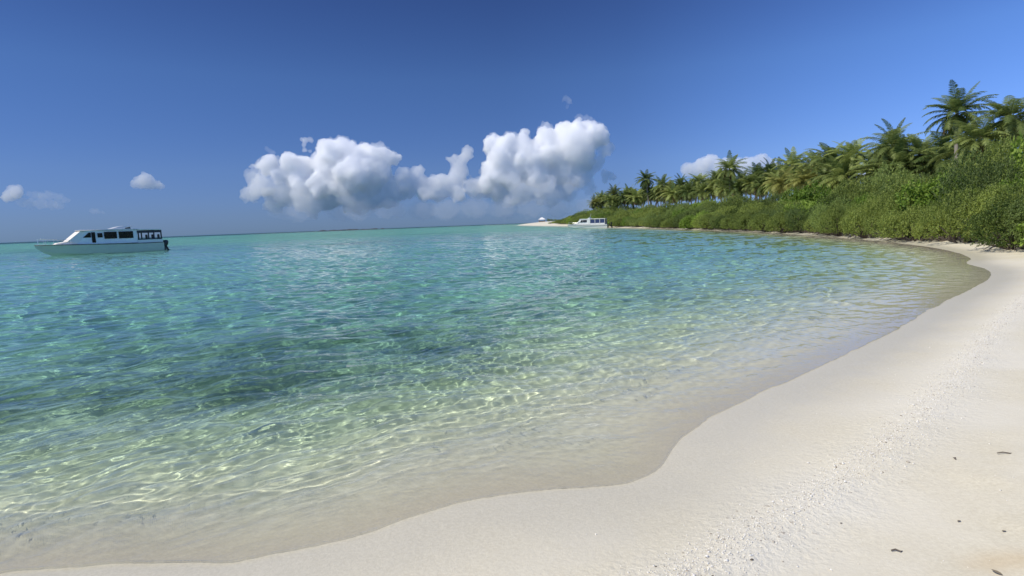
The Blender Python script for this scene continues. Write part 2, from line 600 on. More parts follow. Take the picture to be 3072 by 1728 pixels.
# ------------------------------------------------------------------ sea: real waves on a real sheet, tinted by its depth
sea_r = np.concatenate([np.geomspace(1.9, 90, 1150), np.geomspace(91, 25000, 260)])
X, Y, RR, F = polar(64, 900, 40, sea_r)
S = shore_dist(X, Y)
ZG = ground_z(X, Y, S)
DEP = np.clip(-ZG, 0, None)
dr = np.gradient(sea_r)[:, None] * np.ones_like(X)
rr = np.random.default_rng(4)
Zw = np.zeros_like(X)
WX = X + 0.5 * fbm(X * 0.35, Y * 0.35, 3, 91)
WY = Y + 0.5 * fbm(X * 0.35, Y * 0.35, 3, 97)
damp = np.clip(DEP / 0.35, 0, 1)
for k in range(90):
    lam = 0.10 * (4.5 / 0.10) ** rr.random()
    th = rr.normal(math.radians(118), 0.75 if lam < 1.2 else 0.4)
    ph = rr.random() * 6.283
    amp = (0.0058 if lam < 0.2 else 0.0072 if lam < 0.55 else 0.0058 if lam < 1.2 else 0.0020) * lam * (0.7 + 0.6 * rr.random())
    kk = 2 * math.pi / lam
    lod = sstep(2.2, 4.5, lam / np.maximum(dr, RR * 0.0031))
    d_ = np.clip(DEP / (0.30 * min(lam, 1.2)), 0, 1)
    mod = 0.6 + 0.55 * vnoise(X * 0.45 / max(lam, .5) + k, Y * 0.45 / max(lam, .5), 200 + k)
    Zw += amp * np.sin(kk * (WX * math.cos(th) + WY * math.sin(th)) + ph) * lod * d_ * mod
# little wavelets running in to the sand
for (s0, hgt, wid, sd) in ((0.60, 0.006, 0.08, 1), (1.15, 0.015, 0.12, 2), (2.0, 0.020, 0.19, 3), (3.1, 0.022, 0.27, 4)):
    off = 0.45 * s0 * fbm(X * 0.55, Y * 0.55, 3, 300 + sd)
    q = (S - s0 - off)
    prof = np.where(q < 0, np.exp(-(q / (0.45 * wid)) ** 2), np.exp(-(q / (1.5 * wid)) ** 2))
    Zw += hgt * prof * sstep(-0.15, 0.5, fbm(X * 0.5, Y * 0.5, 2, 400 + sd)) * np.clip(1 - RR / 45, 0, 1)
for pts_, hg_, wd_ in (([(6.4, 11.4), (5.9, 10.6), (5.55, 9.75), (5.6, 9.2)], 0.030, 0.10), ([(1.9, 6.05), (2.25, 6.4), (2.6, 6.75)], 0.020, 0.09), ([(-1.35, 3.05), (-0.95, 3.35), (-0.6, 3.75)], 0.012, 0.06)):
    ln_ = smooth_line(pts_, 5)
    m_ = (np.abs(X - ln_[:, 0].mean()) < 3) & (np.abs(Y - ln_[:, 1].mean()) < 3)
    dl = line_dist(ln_, X[m_], Y[m_])
    Zw[m_] += hg_ * np.exp(-(dl / wd_) ** 2) * (1 + 0.3 * fbm(X[m_] * 6, Y[m_] * 6, 2, 15))
for k in range(26):
    lam = 0.045 * (0.16 / 0.045) ** rr.random()
    th = rr.normal(math.radians(118), 0.9)
    kk = 2 * math.pi / lam
    lod = sstep(2.2, 4.5, lam / np.maximum(dr, RR * 0.0031))
    Zw += 0.0036 * lam * np.sin(kk * (WX * math.cos(th) + WY * math.sin(th)) + rr.random() * 6.283) * lod * np.clip(DEP / (0.3 * lam), 0, 1) * (0.5 + 0.8 * vnoise(X * 1.6 + k, Y * 1.6, 700 + k))
Zw = np.maximum(Zw, -0.6 * DEP) 
# the sheet ends in a thin film: its last vertices are drawn to one smooth edge line just off the sand
EDGE = 0.085
fk = (S.ravel()[F] > EDGE).any(1)
low_ = S < EDGE
use = np.zeros(S.size, bool)
use[np.unique(F[fk])] = True
sel = (use & low_.ravel()).reshape(S.shape)
xs, ys = X[sel][None], Y[sel][None]
for _ in range(3):
    s0 = shore_dist(xs, ys)
    gx, gy = (shore_dist(xs + 0.004, ys) - s0) / 0.004, (shore_dist(xs, ys + 0.004) - s0) / 0.004
    g2 = np.maximum(gx * gx + gy * gy, 0.15)
    st_ = np.clip((EDGE - s0) / g2, -0.5, 0.5)
    xs, ys = xs + st_ * gx, ys + st_ * gy
X[sel], Y[sel] = xs[0], ys[0]
DEP[sel] = np.maximum(-ground_z(xs, ys)[0], 0)
Zw[sel] = 0.0005
keep = use
F2 = F[fk]
idx = np.unique(F2)
rem = np.full(keep.shape, -1)
rem[idx] = np.arange(len(idx))
wm, t, b = new_mat('sea_water')
L = t.links
b.inputs['Transmission Weight'].default_value = 1
L.new(remap(t, attr(t, 'reach'), 25, 140, 0.0, 0.32), b.inputs['Roughness'])
b.inputs['IOR'].default_value = 1.33
cr = t.nodes.new('ShaderNodeValToRGB')
el = cr.color_ramp.elements
stops = [(0.0, (1.0, 1.0, 1.0)), (0.025, (0.93, 0.98, 0.955)), (0.10, (0.70, 0.905, 0.805)), (0.25, (0.45, 0.80, 0.695)), (0.42, (0.29, 0.71, 0.68)), (0.62, (0.24, 0.69, 0.665)), (0.90, (0.20, 0.58, 0.55)), (1.0, (0.10, 0.38, 0.38))]
while len(el) < len(stops):
    el.new(0.5)
for e, (p_, c_) in zip(el, stops):
    e.position = p_
    e.color = (*c_, 1)
L.new(fmath(t, 'MULTIPLY', attr(t, 'depth'), 1 / 3.0), cr.inputs[0])
L.new(cr.outputs[0], b.inputs['Base Color'])
pos = t.nodes.new('ShaderNodeNewGeometry').outputs['Position']
mp = t.nodes.new('ShaderNodeMapping')
mp.inputs['Rotation'].default_value = (0, 0, math.radians(-28))
mp.inputs['Scale'].default_value = (0.7, 1.3, 1)
L.new(pos, mp.inputs['Vector'])


def vmath(op, a_, b_):
    n_ = t.nodes.new('ShaderNodeVectorMath')
    n_.operation = op
    for i_, q_ in enumerate((a_, b_)):
        if isinstance(q_, tuple):
            n_.inputs[i_].default_value = q_
        else:
            t.links.new(q_, n_.inputs[i_])
    return n_.outputs[0]


def cnoise(scale):
    n_ = t.nodes.new('ShaderNodeTexNoise')
    n_.inputs['Scale'].default_value = scale
    n_.inputs['Detail'].default_value = 2
    t.links.new(mp.outputs[0], n_.inputs['Vector'])
    return vmath('SUBTRACT', n_.outputs['Color'], (0.5, 0.5, 0.5))


slope = vmath('ADD', cnoise(1.7), cnoise(0.35))
k_ = t.nodes.new('ShaderNodeVectorMath')
k_.operation = 'SCALE'
L.new(vmath('MULTIPLY', slope, (1, 1, 0)), k_.inputs[0])
L.new(remap(t, attr(t, 'reach'), 14, 80, 0.0, 0.55), k_.inputs['Scale'])
k2 = t.nodes.new('ShaderNodeVectorMath')
k2.operation = 'SCALE'
L.new(vmath('MULTIPLY', vmath('ADD', cnoise(16), cnoise(45)), (1, 1, 0)), k2.inputs[0])
L.new(remap(t, attr(t, 'reach'), 9, 26, 0.10, 0.0), k2.inputs['Scale'])
nn = t.nodes.new('ShaderNodeVectorMath')
nn.operation = 'NORMALIZE'
L.new(vmath('ADD', vmath('ADD', t.nodes.new('ShaderNodeNewGeometry').outputs['Normal'], k_.outputs[0]), k2.outputs[0]), nn.inputs[0])
L.new(nn.outputs[0], b.inputs['Normal'])
V = np.stack([X, Y, Zw], -1).reshape(-1, 3)[idx]
me = np_mesh('sea', V, rem[F2], wm, True)
add_attr(me, 'depth', DEP.ravel()[idx])
add_attr(me, 'reach', RR.ravel()[idx])
sea = link('sea', me)
sea['kind'] = 'structure'
sea.cycles.is_caustics_caster = True
# ------------------------------------------------------------------ clouds: closed billowing bodies filled with scattering air
def cloud_mat(name, density, aniso=-0.15):
    m, t, b = new_mat(name)
    t.nodes.remove(b)
    v = t.nodes.new('ShaderNodeVolumePrincipled')
    v.inputs['Color'].default_value = (1.0, 1.0, 1.0, 1)
    v.inputs['Density'].default_value = density
    v.inputs['Anisotropy'].default_value = aniso
    t.links.new(v.outputs[0], t.nodes['Material Output'].inputs['Volume'])
    return m


CLOUD_TEX = {}


def cloud_tex(kind, size):
    k = (kind, size)
    if k not in CLOUD_TEX:
        tx = bpy.data.textures.new('billow', 'CLOUDS')
        tx.noise_basis = kind
        tx.noise_scale = size
        tx.noise_depth = 2
        CLOUD_TEX[k] = tx
    return CLOUD_TEX[k]


CLOUD_Y = 4000.0


def cloud_mesh(name, blobs, mat, voxel, octs, flat=1.0, depth=1.0):
    """blobs: (x, z, radius) in metres at the cloud's own distance"""
    bm = bmesh.new()
    cx = sum(q[0] for q in blobs) / len(blobs)
    zb = min(q[1] - q[2] for q in blobs)
    rl = random.Random(len(blobs) * 7 + int(cx))
    for (x, z, rd) in blobs:
        mt = Matrix.Translation((x - cx, rl.uniform(-0.6, 0.6) * rd * depth, z - zb)) @ Matrix.Diagonal((rd, rd * depth, rd * flat, 1))
        bmesh.ops.create_icosphere(bm, subdivisions=3, radius=1.0, matrix=mt)
    me = bpy.data.meshes.new('cloud_raw')
    bm.to_mesh(me)
    bm.free()
    tmp = bpy.data.objects.new('cloud_raw', me)
    tmp.location = (cx, CLOUD_Y, zb)
    COL.objects.link(tmp)

    def remesh(v):
        q = tmp.modifiers.new('r', 'REMESH')
        q.mode = 'VOXEL'
        q.voxel_size = v
    remesh(voxel)
    for (size, strength) in octs:
        dm = tmp.modifiers.new('d', 'DISPLACE')
        dm.texture = cloud_tex('VORONOI_F1', size)
        dm.texture_coords = 'GLOBAL'
        dm.strength = -strength
        dm.mid_level = 0.5
        remesh(max(3.6, voxel * min(1, size / 45)))
    dg = bpy.context.evaluated_depsgraph_get()
    out = bpy.data.meshes.new_from_object(tmp.evaluated_get(dg))
    out.name = name
    bpy.data.objects.remove(tmp)
    out.materials.clear()
    out.materials.append(mat)
    return out, (cx, CLOUD_Y, zb)


def cloud(label, blobs, mat, voxel=9, d1=(120, 95), d2=(55, 62), d3=(26, 34), d4=(11, 15), skirt=None, **kw):
    me, loc = cloud_mesh('cloud', blobs, mat, voxel, (d1, d2, d3, d4), **kw)
    o = link('cloud', me)
    o.location = loc
    tag(o, label, 'cloud', 'white clouds low over the horizon')
    if skirt:
        skirt = skirt + [(x_, z_, r_ * 1.07) for (x_, z_, r_) in blobs]
        me, l2 = cloud_mesh('hazy_skirt', skirt, M_CS, 9, (d1, d2, d3, d4))
        c = link('hazy_skirt', me, o)
        c.location = (l2[0] - loc[0], 0, l2[2] - loc[2])
    return o


def sky_at(px, py, rad):
    """a direction in degrees-like photo units to metres at the clouds' distance"""
    k = CLOUD_Y / 1676.25
    ca, sa = math.cos(_r), math.sin(_r)
    a, c = (px - 1536), (864 - py)
    u_, v_ = a * ca + c * sa, -a * sa + c * ca
    dy = math.cos(_p) * 1676.25 + math.sin(_p) * v_
    dz = -math.sin(_p) * 1676.25 + math.cos(_p) * v_
    return (u_ / dy * CLOUD_Y, dz / dy * CLOUD_Y, rad * k)


M_CL = cloud_mat('cloud_dense', 0.034)
M_CT = cloud_mat('cloud_thin', 0.016)
M_CS = cloud_mat('cloud_skirt', 0.0105)
M_CW = cloud_mat('cloud_wisp', 0.004)
Q = lambda lst: [sky_at(700 + .4658 * a, 260 + .4658 * b, .4658 * c) for (a, b, c) in lst]
cloud('large white cumulus with a bright flat crown, over the horizon midway between the boats',
      Q([(640, 425, 82), (720, 435, 92), (850, 460, 92), (960, 435, 66), (1020, 450, 44), (580, 490, 85), (370, 490, 66), (450, 520, 72), (250, 480, 42), (190, 535, 42), (120, 520, 26),
         (420, 590, 85), (620, 560, 110), (790, 560, 115), (930, 540, 85), (300, 580, 55), (560, 640, 80), (700, 640, 80), (870, 630, 75), (220, 680, 42), (450, 660, 60)]), M_CL,
      skirt=Q([(200, 640, 80), (330, 680, 95), (470, 700, 95), (600, 710, 95), (740, 710, 100), (880, 700, 100), (1000, 660, 100), (1080, 620, 70), (130, 690, 60), (240, 760, 60), (520, 770, 60), (800, 770, 60), (1000, 740, 60), (110, 570, 50)]))
cloud('tallest heap of white cumulus, leaning up towards the palms',
      Q([(1660, 360, 58), (1760, 360, 62), (1880, 310, 42), (1880, 395, 76), (2020, 325, 66), (2130, 295, 70), (2220, 280, 66), (2320, 305, 76), (2390, 330, 46), (2200, 395, 115), (2060, 435, 95),
         (1900, 475, 95), (1720, 465, 78), (1660, 550, 70), (1620, 620, 55), (1780, 570, 95), (1950, 560, 95), (2140, 530, 95), (2260, 470, 80), (2200, 610, 50)]), M_CL,
      skirt=Q([(1560, 640, 80), (1700, 660, 90), (1850, 660, 100), (2000, 650, 100), (2140, 630, 95), (2260, 590, 75), (2330, 500, 60), (2040, 710, 70), (1800, 720, 60), (2300, 660, 50), (2390, 400, 50)]))
cloud('ragged low cloud heap joining the two largest cumulus clouds',
      Q([(1500, 440, 48), (1430, 465, 40), (1370, 470, 34), (1450, 560, 70), (1380, 640, 55), (1240, 680, 55), (1310, 700, 45), (1450, 690, 50), (1130, 640, 70), (1180, 570, 55), (1090, 570, 50), (1200, 640, 70), (1290, 640, 60), (1340, 600, 45)]), M_CT, voxel=11)
cloud('long grey veil of cloud lying along the horizon under the cumulus',
      Q([(300, 800, 70), (480, 800, 80), (660, 800, 85), (840, 790, 90), (1020, 790, 90), (1200, 790, 90), (1380, 790, 90), (1560, 780, 95), (1740, 780, 95), (1920, 780, 95), (2100, 780, 90), (2280, 780, 80), (2440, 770, 60)]),
      cloud_mat('cloud_veil', 0.0008), flat=0.75, depth=2.5)
cloud('thin torn wisp of cloud above the bright flat crowned cumulus',
      Q([(470, 345, 22), (500, 340, 20), (440, 340, 18), (455, 375, 18), (455, 405, 18), (490, 410, 14)]), M_CT, voxel=5, d1=(40, 30), d2=(18, 17), d3=(8, 7), d4=(5, 3))
cloud('faint scrap of cloud off the shoulder of the bright flat crowned cumulus',
      Q([(210, 395, 18), (228, 408, 18), (245, 420, 20)]), M_CW, voxel=5, d1=(40, 26), d2=(18, 12), d3=(8, 5), d4=(5, 3))
cloud('faint high wisp above the tallest cumulus heap',
      Q([(2140, 70, 20), (2165, 90, 22), (2120, 95, 14), (2150, 130, 18)]), M_CW, voxel=6, d1=(50, 30), d2=(18, 14))
cloud('thin veil of cloud fraying off the top of the tallest cumulus heap',
      Q([(2230, 195, 26), (2265, 200, 26), (2300, 212, 26), (2340, 240, 22)]), M_CW, voxel=6, d1=(50, 30), d2=(18, 14))
cloud('small round puff of cloud alone in the blue above the far motor boat',
      [sky_at(*q) for q in [(432, 535, 20), (420, 546, 20), (440, 548, 19), (460, 552, 15), (480, 558, 10), (405, 553, 12)]], M_CT, voxel=7, d1=(60, 34), d2=(22, 16))
cloud('small white cloud with a square head at the very edge of the photo',
      [sky_at(*q) for q in [(40, 572, 20), (28, 585, 18), (55, 580, 17), (15, 596, 13)]], M_CT, voxel=7, d1=(60, 34), d2=(22, 16))
cloud('thin drawn out cloud trailing away from the square headed cloud',
      [sky_at(*q) for q in [(92, 582, 10), (108, 584, 12), (130, 588, 13), (155, 585, 15), (180, 594, 14), (200, 600, 10), (60, 606, 16), (90, 610, 17), (120, 612, 17), (150, 614, 16), (180, 616, 14)]], M_CW, voxel=6, d1=(50, 30), d2=(18, 12))
cloud('faint scrap of cloud just over the cabin roof of the dark windowed boat',
      [sky_at(*q) for q in [(280, 632, 9), (295, 634, 10), (310, 638, 7)]], M_CW, voxel=5, d1=(40, 24), d2=(16, 10))
cloud('white cloud bank rising from behind the palm tops',
      [sky_at(*q) for q in [(2070, 510, 24), (2105, 494, 24), (2140, 482, 24), (2150, 500, 24), (2180, 492, 24), (2215, 498, 24), (2250, 488, 22), (2285, 484, 22), (2310, 496, 18), (2120, 525, 30), (2180, 525, 30), (2240, 520, 28), (2290, 515, 22)]], M_CT, voxel=9, d1=(80, 46), d2=(28, 18))
cloud('small cloud showing between the palm crowns above the leaning palm',
      [sky_at(*q) for q in [(2600, 516, 16), (2620, 512, 18), (2638, 520, 14), (2590, 528, 16), (2615, 532, 18)]], M_CT, voxel=7, d1=(60, 34), d2=(22, 14))
cloud('tiny puff of cloud beside the first palms of the spit',
      [sky_at(*q) for q in [(1812, 520, 12), (1826, 523, 14), (1840, 530, 11), (1815, 540, 12)]], M_CT, voxel=6, d1=(50, 26), d2=(18, 12))


# ------------------------------------------------------------------ shrubs
def sprig_leaves(P, D, n, size, wid, spread, rng):
    """leaf quads radiating from the points P along directions D"""
    m = len(P)
    base = np.repeat(P, n, 0)
    dn = D / (np.linalg.norm(D, axis=1, keepdims=True) + 1e-9)
    dn = np.repeat(dn, n, 0)
    base = base + dn * rng.uniform(-1.3, 0.5, (m * n, 1)) * size
    up = dn + rng.normal(0, 0.45, (m * n, 3))              # the leaf lies roughly facing out of the shrub
    d = np.cross(up, rng.normal(0, 1, (m * n, 3)))
    d = d / (np.linalg.norm(d, axis=1, keepdims=True) + 1e-9) + dn * rng.uniform(0.0, 0.9, (m * n, 1))
    d /= np.linalg.norm(d, axis=1, keepdims=True)
    side = np.cross(d, up)
    side /= np.linalg.norm(side, axis=1, keepdims=True) + 1e-9
    ln = size * rng.uniform(0.6, 1.25, (m * n, 1))
    w = wid * rng.uniform(0.7, 1.2, (m * n, 1))
    v = np.stack([base, base + d * ln * 0.5 + side * w, base + d * ln, base + d * ln * 0.5 - side * w], 1).reshape(-1, 3)
    f = np.arange(len(v)).reshape(-1, 4)
    return v, f


def shrub_meshes(seed, mat, lobes=20, per=170, leaves=8, size=0.034, wid=0.0095, low=0.09):
    rng = np.random.default_rng(seed)
    Ps, Ds = [], []
    c = []
    stems = MB()
    for k in range(lobes):
        a = rng.uniform(0, 2 * math.pi)
        e = math.asin(rng.uniform(0.0, 1.0))
        q = rng.uniform(0.45, 0.72)
        if k < 5:
            e, q, a = rng.uniform(0.0, 0.35), 0.66, a if k == 0 else k * 1.26 + rng.uniform(-.3, .3)
        cen = np.array([q * math.cos(e) * math.cos(a), q * math.cos(e) * math.sin(a), 0.22 + 0.62 * q * 1.25 * math.sin(e)])
        rad = rng.uniform(0.20, 0.40)
        c.append((cen, rad))
        stems.tube([(0.05 * math.cos(a), 0.05 * math.sin(a), -0.06), (cen[0] * 0.5, cen[1] * 0.5, cen[2] * 0.35), (cen[0] * 0.9, cen[1] * 0.9, cen[2] * 0.8)], [0.022, 0.016, 0.006], 5)
        if e < 0.7:
            stems.tube([(cen[0] * 0.3, cen[1] * 0.3, 0.02), (cen[0] * 0.8, cen[1] * 0.9, 0.10), (cen[0] * 1.25, cen[1] * 1.2, 0.02)], [0.014, 0.010, 0.004], 5)
        n = int(per * (rad / 0.32) ** 2)
        d = rng.normal(0, 1, (n, 3))
        d[:, 2] += 0.25
        d /= np.linalg.norm(d, axis=1, keepdims=True)
        p = cen + d * rad * rng.uniform(0.78, 1.08, (n, 1)) * np.array([1, 1, 0.85])
        Ps.append(p)
        Ds.append(d * 0.7 + np.array([0, 0, 0.45]))
    P, D = np.concatenate(Ps), np.concatenate(Ds)
    ok = P[:, 2] > low
    for (cen, rad) in c:                       # nothing buried deep inside another lobe
        ok &= np.linalg.norm((P - cen) / np.array([1, 1, 0.85]), axis=1) > rad * 0.6
    v, f = sprig_leaves(P[ok], D[ok], leaves, size, wid, 0.75, rng)
    v[:, 2] = np.maximum(v[:, 2], 0.012)
    return np_mesh('foliage', v, f, mat), stems


def gz(x, y):
    return float(ground_z(np.array([[x]], float), np.array([[y]], float), fine=False)[0, 0])


protos = []
for i, (mt, kw) in enumerate([(M_SHRUB, {}), (M_SHRUB, dict(lobes=24)), (M_GREY, dict(size=0.030, wid=0.008, leaves=9)), (M_SHRUB, dict(lobes=17, per=190)),
                              (M_BRIGHT, dict(size=0.060, wid=0.020, per=105, leaves=6))]):
    fm, st = shrub_meshes(40 + i, mt, **kw)
    so = st.build('stems', M_BARK)
    sm = so.data
    bpy.data.objects.remove(so)
    protos.append((fm, sm))

_ones = 'first second third fourth fifth sixth seventh eighth ninth tenth eleventh twelfth thirteenth fourteenth fifteenth sixteenth seventeenth eighteenth nineteenth'.split()
ORD = list(_ones)
for ten, tenth in (('twenty', 'twentieth'), ('thirty', 'thirtieth'), ('forty', 'fortieth'), ('fifty', 'fiftieth'), ('sixty', 'sixtieth'), ('seventy', 'seventieth'), ('eighty', 'eightieth')):
    ORD += [tenth] + [f'{ten}-{q}' for q in _ones[:9]]
KINDWORD = ['olive green shrub', 'rounded olive green shrub', 'greyish green shrub', 'dense green shrub', 'fresh green broad leaved shrub']


def shrub(x, y, w, h, kind, label, group):
    o = empty('shrub', (x, y, gz(x, y) - 0.03), R.uniform(0, 6.28))
    tag(o, label, 'shrub', group)
    for nm, me in zip(('foliage', 'stems'), protos[kind]):
        c = link(nm, me, o)
        c.scale = (w, w, h)
    return o


FRONT = smooth_line([(15.9, 13.2), (15.6, 15.0), (16.3, 17.8), (17.9, 20.6), (18.5, 23.4), (19.1, 26.4), (19.7, 30), (21.0, 37), (22.1, 46), (22.7, 56), (22.8, 66), (22.7, 79), (22.7, 95), (22.3, 108), (22.3, 125), (22.2, 141), (21.6, 183), (20.8, 225)], 8)


def walk(line, step):
    """points along a line, each with its inland normal; step is a function of the distance from the camera"""
    acc, nxt, out = 0.0, 0.0, []
    for i in range(len(line) - 1):
        a, b_ = line[i], line[i + 1]
        L_ = np.linalg.norm(b_ - a)
        while nxt <= acc + L_:
            p_ = a + (b_ - a) * (nxt - acc) / L_
            d_ = (b_ - a) / L_
            out.append((p_[0], p_[1], d_[1], -d_[0]))
            nxt += step(p_[1])
        acc += L_
    return out


rows = [('front row', 0.2, 1.25, lambda D: np.interp(D, [13, 22, 40, 110, 180, 225], [2.1, 2.1, 2.2, 2.6, 2.6, 1.8])),
        ('second row', 2.5, 1.75, lambda D: np.interp(D, [13, 22, 40, 110, 180, 225], [3.3, 3.3, 3.1, 3.8, 4.0, 2.6])),
        ('back row', 5.6, 2.2, lambda D: np.interp(D, [13, 22, 32, 45, 60, 110, 160, 200, 225], [5.0, 5.1, 4.9, 4.5, 4.2, 4.6, 5.2, 4.8, 3.0])),
        ('inland row', 9.6, 2.6, lambda D: np.interp(D, [13, 22, 32, 45, 60, 110, 160, 200, 225], [6.2, 6.2, 5.9, 5.0, 4.6, 4.8, 5.2, 5.0, 3.2]))]
for ri, (rname, off, rad, hf) in enumerate(rows):
    pts = walk(FRONT, lambda D: rad * (1.3 + 0.012 * max(0, D - 20)))
    for k, (x, y, nx, ny) in enumerate(pts):
        big = 1 + 0.006 * max(0, y - 20)
        o_ = off * (1 + 0.002 * y) + R.uniform(-0.35, 0.35) * rad
        x_, y_ = x + nx * o_, y + ny * o_ + R.uniform(-0.2, 0.2)
        kind = R.choices([0, 1, 2, 3, 4], [4, 4, 3, 3, 3.2 if y < 60 else 1.6])[0]
        h_ = float(hf(y)) * R.uniform(0.78, 1.22) * np.interp(y, [30, 55, 140, 175], [1.0, 0.80, 0.80, 1.0])
        w_ = rad * big * R.uniform(1.0, 1.3)
        shrub(x_, y_, w_, h_, kind, f'{KINDWORD[kind]}, {rname} of the thicket, {ORD[k]} from the near beach', f'shrubs in the {rname} of the thicket')
for k, (x, y, w_, h_) in enumerate([(22, 236, 2.6, 2.2), (20.6, 246, 2.2, 1.5), (19.2, 258, 1.8, 1.0)]):
    shrub(x, y, w_, h_, 0, f'dark low shrub on the white spit, {ORD[k]} one towards its tip', 'low shrubs out on the spit')
for k, (x, y, w_, h_) in enumerate([(29.2, 421, 1.6, 2.4), (31.6, 423, 1.5, 2.0), (34.5, 424, 1.9, 1.7)]):
    shrub(x, y, w_, h_, 2, f'tiny dark bush beside the pale roofed hut, {ORD[k]} from the hut', 'bushes beside the hut on the spit')


# ------------------------------------------------------------------ coconut palms
def frond(rng, az, rise, length, droop, mat_pairs=34, wid=0.036, leaf=0.72, sag=0.75):
    """one feather frond as quads: rachis and hanging leaflets"""
    v, f = [], []
    ca, sa = math.cos(az), math.sin(az)
    n = 12
    pts = []
    ang = rise
    p = np.array([0.0, 0.0])
    for i in range(n + 1):
        pts.append(p.copy())
        p = p + np.array([math.cos(ang), math.sin(ang)]) * length / n
        ang -= droop / n * (0.5 + 1.1 * i / n)
    pts = np.array(pts)
    tw = rng.normal(0, 0.10)

    def at_(s):
        q = s * n
        i = min(int(q), n - 1)
        w = q - i
        a = pts[i] * (1 - w) + pts[i + 1] * w
        d = pts[i + 1] - pts[i]
        d = d / np.linalg.norm(d)
        return a, d

    def world(r_, z_, side):
        return (r_ * ca - side * sa, r_ * sa + side * ca, z_)
    for i in range(n):
        w0, w1 = 0.035 * (1 - i / n) + 0.006, 0.035 * (1 - (i + 1) / n) + 0.006
        a, c = pts[i], pts[i + 1]
        b0 = len(v)
        v += [world(a[0], a[1], w0), world(a[0], a[1], -w0), world(c[0], c[1], -w1), world(c[0], c[1], w1)]
        f.append((b0, b0 + 1, b0 + 2, b0 + 3))
    for k in range(mat_pairs):
        s = 0.14 + 0.85 * k / (mat_pairs - 1)
        a, d = at_(s)
        ll = leaf * (math.sin(math.pi * min(0.98, 0.22 + 0.75 * s)) ** 0.7) * rng.uniform(0.85, 1.1)
        for sg in (-1, 1):
            fo = rng.uniform(0.35, 0.6)
            dirv = np.array([d[0] * fo, d[1] * fo, sg * 0.8])
            dirv /= np.linalg.norm(dirv)
            dz = rng.uniform(0.25, 0.5) * sag
            b0 = len(v)
            e1 = np.array([a[0], a[1], sg * 0.01]) + dirv * ll * 0.5 + np.array([0, -dz * ll * 0.28 + tw * sg * ll * 0.3, 0])
            e2 = np.array([a[0], a[1], sg * 0.01]) + dirv * ll * 0.86 + np.array([0, -dz * ll + tw * sg * ll * 0.5, 0])
            dd = np.array([d[0], d[1], 0]) * wid
            for q in (np.array([a[0], a[1], 0]) - dd * 0.7, np.array([a[0], a[1], 0]) + dd * 0.7, e1 + dd, e1 - dd):
                v.append(world(q[0], q[1], q[2]))
            f.append((b0, b0 + 1, b0 + 2, b0 + 3))
            v.append(world(e2[0], e2[1], e2[2]))
            v.append(world(*(e2 + dd * 0.15)))
            f.append((b0 + 3, b0 + 2, b0 + 5, b0 + 4))
    return v, f


def join(parts):
    V, Fq = [], []
    for v, f in parts:
        b0 = len(V)
        V += v
        Fq += [tuple(i + b0 for i in q) for q in f]
    return np.array(V), np.array(Fq)


crowns = []
for s in range(6):
    rng = np.random.default_rng(900 + s)
    green, dead = [], []
    n = 42
    for k in range(n):
        age = (k + 0.5) / n                       # 0 young and upright, 1 old and hanging
        az = k * 2.39996 + rng.normal(0, 0.15)
        rise = 1.35 - 1.95 * age ** 0.9 + rng.normal(0, 0.16)
        ln = (2.4 + 1.0 * math.sin(math.pi * min(1, age + 0.15))) * rng.uniform(0.8, 1.12)
        green.append(frond(rng, az, rise, ln, 0.95 + 0.75 * age + rng.normal(0, .2), sag=0.5 + 1.0 * age))
    for k in range(10):
        dead.append(frond(rng, k * 2.4 + rng.normal(0, .4), -0.5 - 0.5 * rng.random(), 2.2 * rng.uniform(0.8, 1.1), 0.9, 22, 0.026, 0.45, 1.6))
    gv, gf = join(green)
    dv, df = join(dead)
    cm = np_mesh('crown', gv, gf, M_PALMY if s in (4,) else M_PALM)
    dm_ = np_mesh('dry_fronds', dv, df, M_DEAD)
    crowns.append((cm, dm_))
trunks = []
for s in range(3):
    mb = MB()
    bend = (0.5, -0.9, 1.6)[s]
    path, rad = [], []
    for i in range(25):
        q = i / 24
        path.append((bend * (q ** 1.6) , 0.15 * math.sin(q * 3), q))
        rad.append(0.16 * (1 - 0.45 * q) + (0.10 * max(0, 1 - q * 9)) + (0.008 if i % 2 else 0))
    mb.tube(path, rad, 9)
    to = mb.build('trunk', M_TRUNK, smooth=False)
    trunks.append((to.data, path[-1]))
    bpy.data.objects.remove(to)

